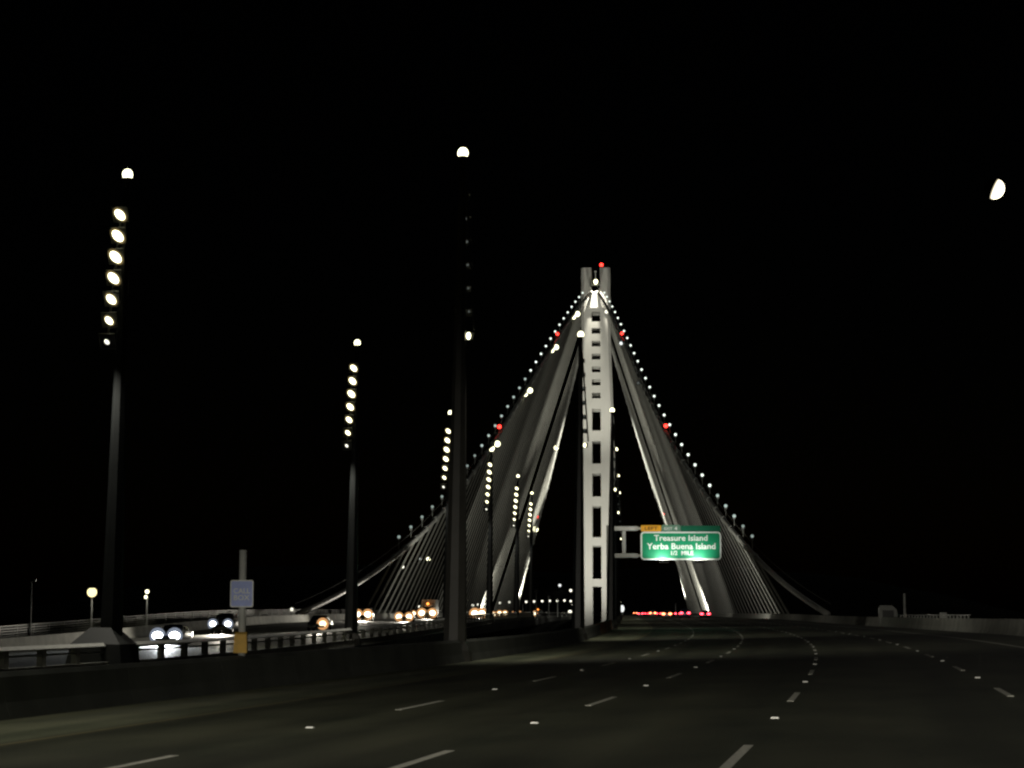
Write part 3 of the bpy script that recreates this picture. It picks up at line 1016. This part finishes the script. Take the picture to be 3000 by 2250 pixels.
# lamps at the tower's foot
for px, py, D, r, key, lab in ((1823, 1783, 560, 0.6, "lens_low", "upright white lamp on the barrier at the tower's right foot"),
                               (1679, 1771, 560, 0.36, "lens_mid", "white lamp at the left foot of the tower")):
    p = at(px, py, D)
    z0 = pt(-0.3 if px > 1750 else EB(D) + 0.3, D).z
    e = empty("deck_lamp", (p.x, p.y, z0))
    tag(e, lab, "lamp", "lamps at the tower's foot")
    h = p.z - z0
    MB().frustum(0, h, 0.12, 0.08, 8).build("post", M["steel"], e)
    MB().ball(r, (0, 0, h), sz=1.7 if px > 1750 else 1).build("globe", M[key], e, True)

# ------------------------------------------------------------------ things on the right barrier
D = solve_px(2600, lambda D: 25.9, 120, 330)
e = empty("service_cabinet", pt(25.9, D, 0.0), heading(D))
tag(e, "dim rounded service cabinet standing behind the right barrier", "cabinet")
pr = [(-0.85, 0.0), (-0.85, 1.75), (-0.7, 1.95), (0.35, 1.95), (0.75, 1.6), (0.85, 1.2), (0.85, 0.0)]
MB().add([(x, -0.3, z) for x, z in pr] + [(x, 0.5, z) for x, z in pr],
         [(6, 5, 4, 3, 2, 1, 0), tuple(range(7, 14))] + [(k, (k + 1) % 7, 7 + (k + 1) % 7, 7 + k) for k in range(7)]).build("case", M["steel"], e)
MB().box(-0.55, 0.5, -0.325, -0.29, 0.2, 1.5).build("door", M["chrome"], e)
D = solve_px(2648, lambda D: 25.3, 120, 330)
e = empty("marker_post", pt(25.32, D, 0.86))
tag(e, "thin grey post on the right barrier beside the service cabinet", "post")
MB().frustum(0, 2.0, 0.13, 0.10, 8).build("post", M["steel"], e)
MB().frustum(2.0, 2.08, 0.14, 0.05, 8).build("cap", M["steel"], e)
D = solve_px(2763, lambda D: 25.3, 110, 330)
e = empty("junction_box", pt(25.32, D, 0.86), heading(D))
tag(e, "small pale box on top of the right barrier", "box")
MB().box(-0.22, 0.22, -0.12, 0.12, 0.0, 0.36).build("case", M["steel"], e)
MB().box(-0.25, 0.25, -0.15, 0.15, 0.36, 0.40).build("lid", M["steel"], e)
# added orange sheet, painted for the reddish taillight glow on the left barrier
e = empty("barrier_glow_sheet", pt(0.06, 172.0))
tag(e, "dull orange sheet painted as reddish glow on the left barrier below the tower", "panel")
vs_, fs_ = [], []
for i in range(13):
    D = 148 + 4.0 * i
    for o, h in ((0.10, 0.02), (0.0, 0.32), (-0.1, 0.86)):
        vs_.append(pt(o + 0.02, D, h) - e.location)
for i in range(12):
    for k in range(2):
        fs_.append((i * 3 + k, i * 3 + k + 1, i * 3 + k + 4, i * 3 + k + 3))
MB().add(vs_, fs_).build("sheet", M["orange"], e)

# ------------------------------------------------------------------ cars
def car_template(kind):
    """returns list of (part, mesh or builder, sub-parts); local +y is forward"""
    if kind == "sedan":
        Lh, Wd = 2.3, 0.9
        st = [(-2.3, .45, .72, .72, .72, .70), (-2.22, .32, .92, .94, .84, .74), (-1.6, .2, .95, 1.0, .88, .76), (-0.9, .2, .95, 1.40, .9, .66),
              (-0.2, .2, .94, 1.46, .9, .66), (0.35, .2, .93, 1.42, .9, .66), (1.05, .2, .9, .96, .89, .74), (1.9, .22, .80, .84, .86, .72), (2.22, .3, .66, .70, .78, .66), (2.3, .42, .58, .6, .66, .56)]
    elif kind == "suv":
        Lh, Wd = 2.35, 0.95
        st = [(-2.35, .5, .8, 1.0, .84, .76), (-2.28, .36, 1.05, 1.3, .92, .8), (-1.9, .25, 1.08, 1.72, .94, .74), (-0.9, .25, 1.08, 1.78, .95, .74),
              (-0.1, .25, 1.06, 1.76, .95, .74), (0.4, .25, 1.05, 1.68, .95, .72), (1.05, .25, 1.04, 1.1, .94, .8), (2.0, .28, .95, 1.0, .9, .8), (2.28, .36, .8, .86, .84, .74), (2.35, .5, .7, .72, .74, .64)]
    else:                                                   # box truck
        Lh, Wd = 3.6, 1.1
        st = [(-3.6, .7, 1.0, 3.1, 1.15, 1.12), (1.4, .7, 1.0, 3.1, 1.15, 1.12), (1.45, .45, 1.5, 2.3, 1.02, .92), (2.3, .45, 1.45, 2.2, 1.02, .9), (2.7, .45, 1.4, 1.5, 1.0, .88), (3.5, .5, 1.1, 1.2, .96, .86), (3.6, .6, .9, .95, .9, .8)]
    vs, fs = [], []
    n = 10
    for (y, zb, zbelt, zt, wb, wt) in st:
        half = [(wb * 0.9, zb), (wb, zb + 0.18), (wb, zbelt), (wt, zt - 0.02), (wt * 0.5, zt + 0.02)]
        vs += [(x, y, z) for x, z in half] + [(-x, y, z) for x, z in reversed(half)]
    for i in range(len(st) - 1):
        for k in range(n):
            fs.append((i * n + k, (i + 1) * n + k, (i + 1) * n + (k + 1) % n, i * n + (k + 1) % n))
    fs += [tuple(range(n)), tuple((len(st) - 1) * n + k for k in range(n - 1, -1, -1))]
    d = {"body": (vs, fs), "L": Lh, "W": Wd, "st": st}
    return d
TPL = {k: car_template(k) for k in ("sedan", "suv", "truck")}
BODY = {}
def body_mesh(kind, ci):
    if (kind, ci) not in BODY:
        BODY[(kind, ci)] = MB().add(*TPL[kind]["body"]).mesh("body", CARCOL[ci], kind != "truck")
    return BODY[(kind, ci)]
def quad_off(st, i, j, kind, which):
    a, b = st[i], st[j]
    return a, b
def window_meshes(kind):
    st = TPL[kind]["st"]
    out = []
    if kind == "truck":
        a, b = st[3], st[4]
        out.append(("windshield", MB().add([(-.86, a[0] + .03, a[3] - .06), (.86, a[0] + .03, a[3] - .06), (.84, b[0] + .03, b[3] + .05), (-.84, b[0] + .03, b[3] + .05),
                                            (-.86, a[0] - .03, a[3] - .06), (.86, a[0] - .03, a[3] - .06), (.84, b[0] - .03, b[3] + .03), (-.84, b[0] - .03, b[3] + .03)],
                                           [(0, 1, 2, 3), (7, 6, 5, 4), (0, 4, 5, 1), (1, 5, 6, 2), (2, 6, 7, 3), (3, 7, 4, 0)]).mesh("windshield", M["glass"])))
        return out
    def slab(a, b, nm, dy):
        wa, wb_ = a[5] * 0.9, b[5] * 0.9
        za, zb_ = a[3] + 0.0, b[3] + 0.0
        y0, y1 = a[0], b[0]
        u = Vector((0, y1 - y0, zb_ - za))
        nrm = Vector((0, -u.z, u.y)).normalized() * (0.03 if u.y > 0 else -0.03)
        if nrm.z < 0: nrm = -nrm
        p0, p1 = Vector((0, y0, za)) + u * 0.08, Vector((0, y1, zb_)) - u * 0.08
        ps = [(-wa, *(p0 + nrm).yz), (wa, *(p0 + nrm).yz), (wb_, *(p1 + nrm).yz), (-wb_, *(p1 + nrm).yz)]
        qs = [(x, y - nrm.y * 2, z - nrm.z * 2) for x, y, z in ps]
        return (nm, MB().add(ps + qs, [(0, 1, 2, 3), (7, 6, 5, 4), (0, 4, 5, 1), (1, 5, 6, 2), (2, 6, 7, 3), (3, 7, 4, 0)]).mesh(nm, M["glass"]))
    if kind == "sedan":
        out.append(slab(st[3], st[2], "rear_window", 0)); out.append(slab(st[5], st[6], "windshield", 0)); i0, i1 = 3, 5
    else:
        out.append(slab(st[2], st[1], "rear_window", 0)); out.append(slab(st[5], st[6], "windshield", 0)); i0, i1 = 2, 5
    for s in (-1, 1):
        vs = []
        for i in (i0, i1):
            y, zb, zbelt, zt, wb, wt = st[i]
            for f in (0.12, 0.86):
                x = wb + (wt - wb) * f + 0.012
                vs.append((s * x, y, zbelt + (zt - zbelt) * f))
        vs2 = [(x - s * 0.03, y, z) for x, y, z in vs]
        out.append(("side_window", MB().add(vs + vs2, [(0, 1, 3, 2), (4, 6, 7, 5), (0, 4, 5, 1), (1, 5, 7, 3), (3, 7, 6, 2), (2, 6, 4, 0)]).mesh("side_window", M["glass"])))
    return out
WIN = {k: window_meshes(k) for k in TPL}
def wheel_mesh(r, w_, m_):
    mb = MB()
    n = 16
    vs = []
    for x, rr in ((-w_ / 2, r * 0.6), (-w_ / 2, r * 0.94), (-w_ / 2 * 0.7, r), (w_ / 2 * 0.7, r), (w_ / 2, r * 0.94), (w_ / 2, r * 0.6)):
        vs += [(x, rr * math.cos(2 * math.pi * k / n), rr * math.sin(2 * math.pi * k / n)) for k in range(n)]
    fs = [(i * n + k, i * n + (k + 1) % n, (i + 1) * n + (k + 1) % n, (i + 1) * n + k) for i in range(5) for k in range(n)]
    fs += [tuple(range(n)), tuple(5 * n + k for k in range(n - 1, -1, -1))]
    return mb.add(vs, fs).mesh("wheel", m_)
WHEEL = {"s": wheel_mesh(0.33, 0.22, M["dark"]), "t": wheel_mesh(0.48, 0.3, M["dark"])}
RIM = {"s": wheel_mesh(0.21, 0.235, M["rim"]), "t": wheel_mesh(0.3, 0.32, M["rim"])}
HL = {}
def lamp_mesh(nm, w_, h_, key, front):
    k = (nm, w_, h_, key, front)
    if k not in HL:
        m = Matrix.Diagonal((w_, 1, h_, 1))
        if front:
            m = Matrix.Rotation(math.pi, 4, 'Z') @ m
        HL[k] = MB().dome(1.0, 0.12, 12, 3, m).mesh(nm, M[key], True)
    return HL[k]

def make_car(kind, D, off, label, group, ci, oncoming, head="head", tail="tail", only=None, size=0.2, beam=0, beam_col=(1.0, 0.93, 0.78), marker=False, hlw=None):
    p = pt(off, D)
    e = empty("truck" if kind == "truck" else "car", p, heading(D) + (math.pi if oncoming else 0))
    tag(e, label, "truck" if kind == "truck" else "car", group)
    t = TPL[kind]
    put("body", body_mesh(kind, ci), e)
    for nm, me in WIN[kind]:
        put(nm, me, e)
    wk = "t" if kind == "truck" else "s"
    wr = 0.48 if kind == "truck" else 0.33
    for y in (-t["L"] * 0.6, t["L"] * 0.62):
        for s in (-1, 1):
            wv = put("wheel", WHEEL[wk], e, (s * (t["W"] - 0.1), y, wr))
            put("rim", RIM[wk], wv)
    hz = {"sedan": 0.66, "suv": 0.88, "truck": 0.98}[kind]
    tz = {"sedan": 0.82, "suv": 0.98, "truck": 0.95}[kind]
    hw = t["W"] - 0.26
    for s in (-1, 1):
        if oncoming and (only is None or s == only):
            hl_ = put("headlight", lamp_mesh("headlight", size * (hlw or 1.15), size, head, True), e, (s * hw, t["L"] - 0.06, hz))
            bk = ("head_halo_white" if head == "headw" else "bowl", round(size, 2))  # bowl: painted headlight glare ring, added outside the lens
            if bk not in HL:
                HL[bk] = halo_mesh(size * 1.8, size * 0.9, bk[0], Matrix.Rotation(math.pi, 4, 'Z'))
            put("headlight_halo", HL[bk], hl_, (0, 0.02, 0))  # added glowing ring, painted glare around the lens
        else:
            put("headlight", lamp_mesh("headlight", 0.16, 0.1, "lens_mid" if not oncoming else "glass_lens", True), e, (s * hw, t["L"] - 0.06, hz))
        put("taillight", lamp_mesh("taillight", 0.14 if oncoming else 0.33, 0.12 if oncoming else 0.2, "red_glass" if oncoming else tail, False), e, (s * (hw + 0.02), -t["L"] - 0.02, tz))
    MB().box(-0.3, 0.3, -t["L"] - 0.03, -t["L"] + 0.05, tz - 0.3, tz - 0.17).build("number_plate", M["plate"], e)
    MB().box(-t["W"] * 0.9, t["W"] * 0.9, t["L"] - 0.12, t["L"] + 0.05, 0.32, 0.5).build("bumper", M["chrome"], e)
    if marker:
        put("marker_lamp", lamp_mesh("marker_lamp", 0.22, 0.18, "amber", True), e, (0, t["L"] * 0.62 + 0.25, 2.45 if kind == "truck" else 1.9))
    if beam:
        spot("beam", e, (0, t["L"] + 0.25, hz), (0, t["L"] + 30, -0.1), beam, 75, 0.9, 0.5, beam_col)
    return e
M["glass_lens"] = M["glass"]
M["red_glass"] = mat("red_lens_plastic", (0.2, 0.01, 0.01), 0.3)

def lane(i):
    return 3.75 + 3.5 * (i + 0.5)
def elane(i, D):
    return EB(D) - 3.0 - 3.66 * (i + 0.5)
GR, GO = "cars driving away on the near roadway", "vehicles coming on the oncoming roadway"
def away(kind, li, px, *a, **k):
    make_car(kind, solve_px(px, lambda D: lane(li), 260, 1100), lane(li), *a, **k)
away("sedan", 3, 2065, "dark sedan with two red taillights before the right suspenders, rightmost in the row", GR, 0, False, tail="tail")
away("suv", 2, 2006, "dark car with pinkish red taillights left of the rightmost sedan", GR, 3, False)
away("sedan", 1, 1953, "car with yellowish brake lights in the middle of the red row", GR, 1, False, tail="brake")
away("suv", 1, 1912, "distant car left of the one with yellowish brake lights", GR, 2, False, tail="brake")
away("sedan", 0, 1876, "distant car with red taillights, second from the left of the red row", GR, 0, False)
away("sedan", 1, 1895, "distant car with faint red taillights between two brighter ones", GR, 1, False)
away("suv", 0, 1854, "farthest car, leftmost of the row of red taillights", GR, 0, False, tail="brake")
away("sedan", 2, 1930, "distant red car beyond the pinkish taillights", GR, 4, False)
away("sedan", 3, 1985, "far car glimpsed between the two rightmost taillight pairs", GR, 0, False)
away("suv", 1, 1868, "far car close beside the leftmost red taillights", GR, 3, False)
away("sedan", 2, 1900, "far car with small taillights in the thick of the red row", GR, 0, False, tail="brake")
away("sedan", 3, 1940, "far car half hidden behind the yellowish brake lights", GR, 3, False)
# unseen car added behind the viewpoint, carrying low beams that light the road ahead
cc = make_car("sedan", -3.3, 16.2, "unseen sedan added just behind the viewer to light the road with its low beams", GR, 1, False)
for s in (-1, 1):
    spot("added_low_beam", cc, (s * 0.64, 2.6, 0.66), (-6.0 if s < 0 else 6.0, 40, -3.4), 34000, 32, 1.0, 0.08, (1.0, 0.94, 0.8))

def coming(kind, li, px, *a, **k):
    D = solve_px(px, lambda D: elane(li, D), 100, 900)
    make_car(kind, D, elane(li, D), *a, **k)
coming("sedan", 3, 508, "nearest oncoming car with dazzling bluish white headlights", GO, 3, True, head="headw", size=0.34, beam=16000, beam_col=(0.92, 0.97, 1.0), hlw=1.3)
coming("suv", 4, 661, "oncoming car with white headlights just left of the call box", GO, 0, True, head="headw", size=0.27, beam=9000)
coming("sedan", 2, 940, "oncoming car showing one orange-white headlight right of the call box", GO, 0, True, head="heado", only=-1, size=0.32, beam=6000)
coming("suv", 4, 1070, "oncoming car with a bright headlight pair below the leftmost suspenders", GO, 0, True, size=0.42, beam=9000)
coming("sedan", 2, 1190, "oncoming car with small yellowish headlights left of the truck", GO, 0, True, size=0.33, beam=6000)
coming("truck", 3, 1258, "oncoming truck with an amber lamp above its headlight pair", GO, 2, True, size=0.45, beam=9000, marker=True)
coming("suv", 2, 1404, "oncoming car with the big glare right of the thick grey pole", GO, 0, True, size=0.62, beam=6000)
coming("sedan", 3, 1441, "oncoming car with small lights right of the big glare", GO, 3, True, size=0.42)
coming("suv", 2, 1473, "oncoming car with touching headlights before the third dark lamp column", GO, 0, True, size=0.46)
coming("sedan", 3, 1515, "oncoming car with one round glare below the left back cable", GO, 3, True, size=0.6, hlw=1.0)
coming("suv", 0, 1577, "oncoming car farthest right, nearest the tower, with an amber lamp above", GO, 0, True, only=1, size=0.42, marker=True)
coming("suv", 4, 1228, "oncoming car with small warm headlights just left of the truck's glare", GO, 0, True, size=0.3)
coming("sedan", 4, 1424, "oncoming car with small headlights tucked right of the big glare", GO, 0, True, size=0.4)
coming("sedan", 4, 1546, "far oncoming car with small warm lights left of the lone rightmost one", GO, 0, True, size=0.42)

# ------------------------------------------------------------------ moon
mp_ = at(2912, 553, 6000)
moon_m = bpy.data.materials.new("moon_surface")
moon_m.use_nodes = True
nt = moon_m.node_tree
nt.nodes.clear()
out = nt.nodes.new("ShaderNodeOutputMaterial")
em = nt.nodes.new("ShaderNodeEmission")
geo = nt.nodes.new("ShaderNodeNewGeometry")
dot = nt.nodes.new("ShaderNodeVectorMath"); dot.operation = 'DOT_PRODUCT'
sdv = Vector((0.86, -0.28, -0.42)).normalized()
dot.inputs[1].default_value = sdv  # sunlit half is painted into the emission by surface direction
nt.links.new(geo.outputs["Normal"], dot.inputs[0])
mr = nt.nodes.new("ShaderNodeMapRange")
mr.inputs["From Min"].default_value = 0.0
mr.inputs["From Max"].default_value = 0.5
mr.inputs["To Min"].default_value = 0.0
mr.inputs["To Max"].default_value = 6.0
nt.links.new(dot.outputs["Value"], mr.inputs["Value"])
em.inputs[0].default_value = (1.0, 0.88, 0.62, 1)
nt.links.new(mr.outputs[0], em.inputs[1])
nt.links.new(em.outputs[0], out.inputs[0])
moon_m.cycles.emission_sampling = 'NONE'
mo = MB().ball(32.0, (0, 0, 0), 32, 20).build("moon", moon_m, None, True, mp_)
tag(mo, "bright half moon in the black sky at upper right", "moon")

print("objects", len(bpy.data.objects), "ropes", rope_count)
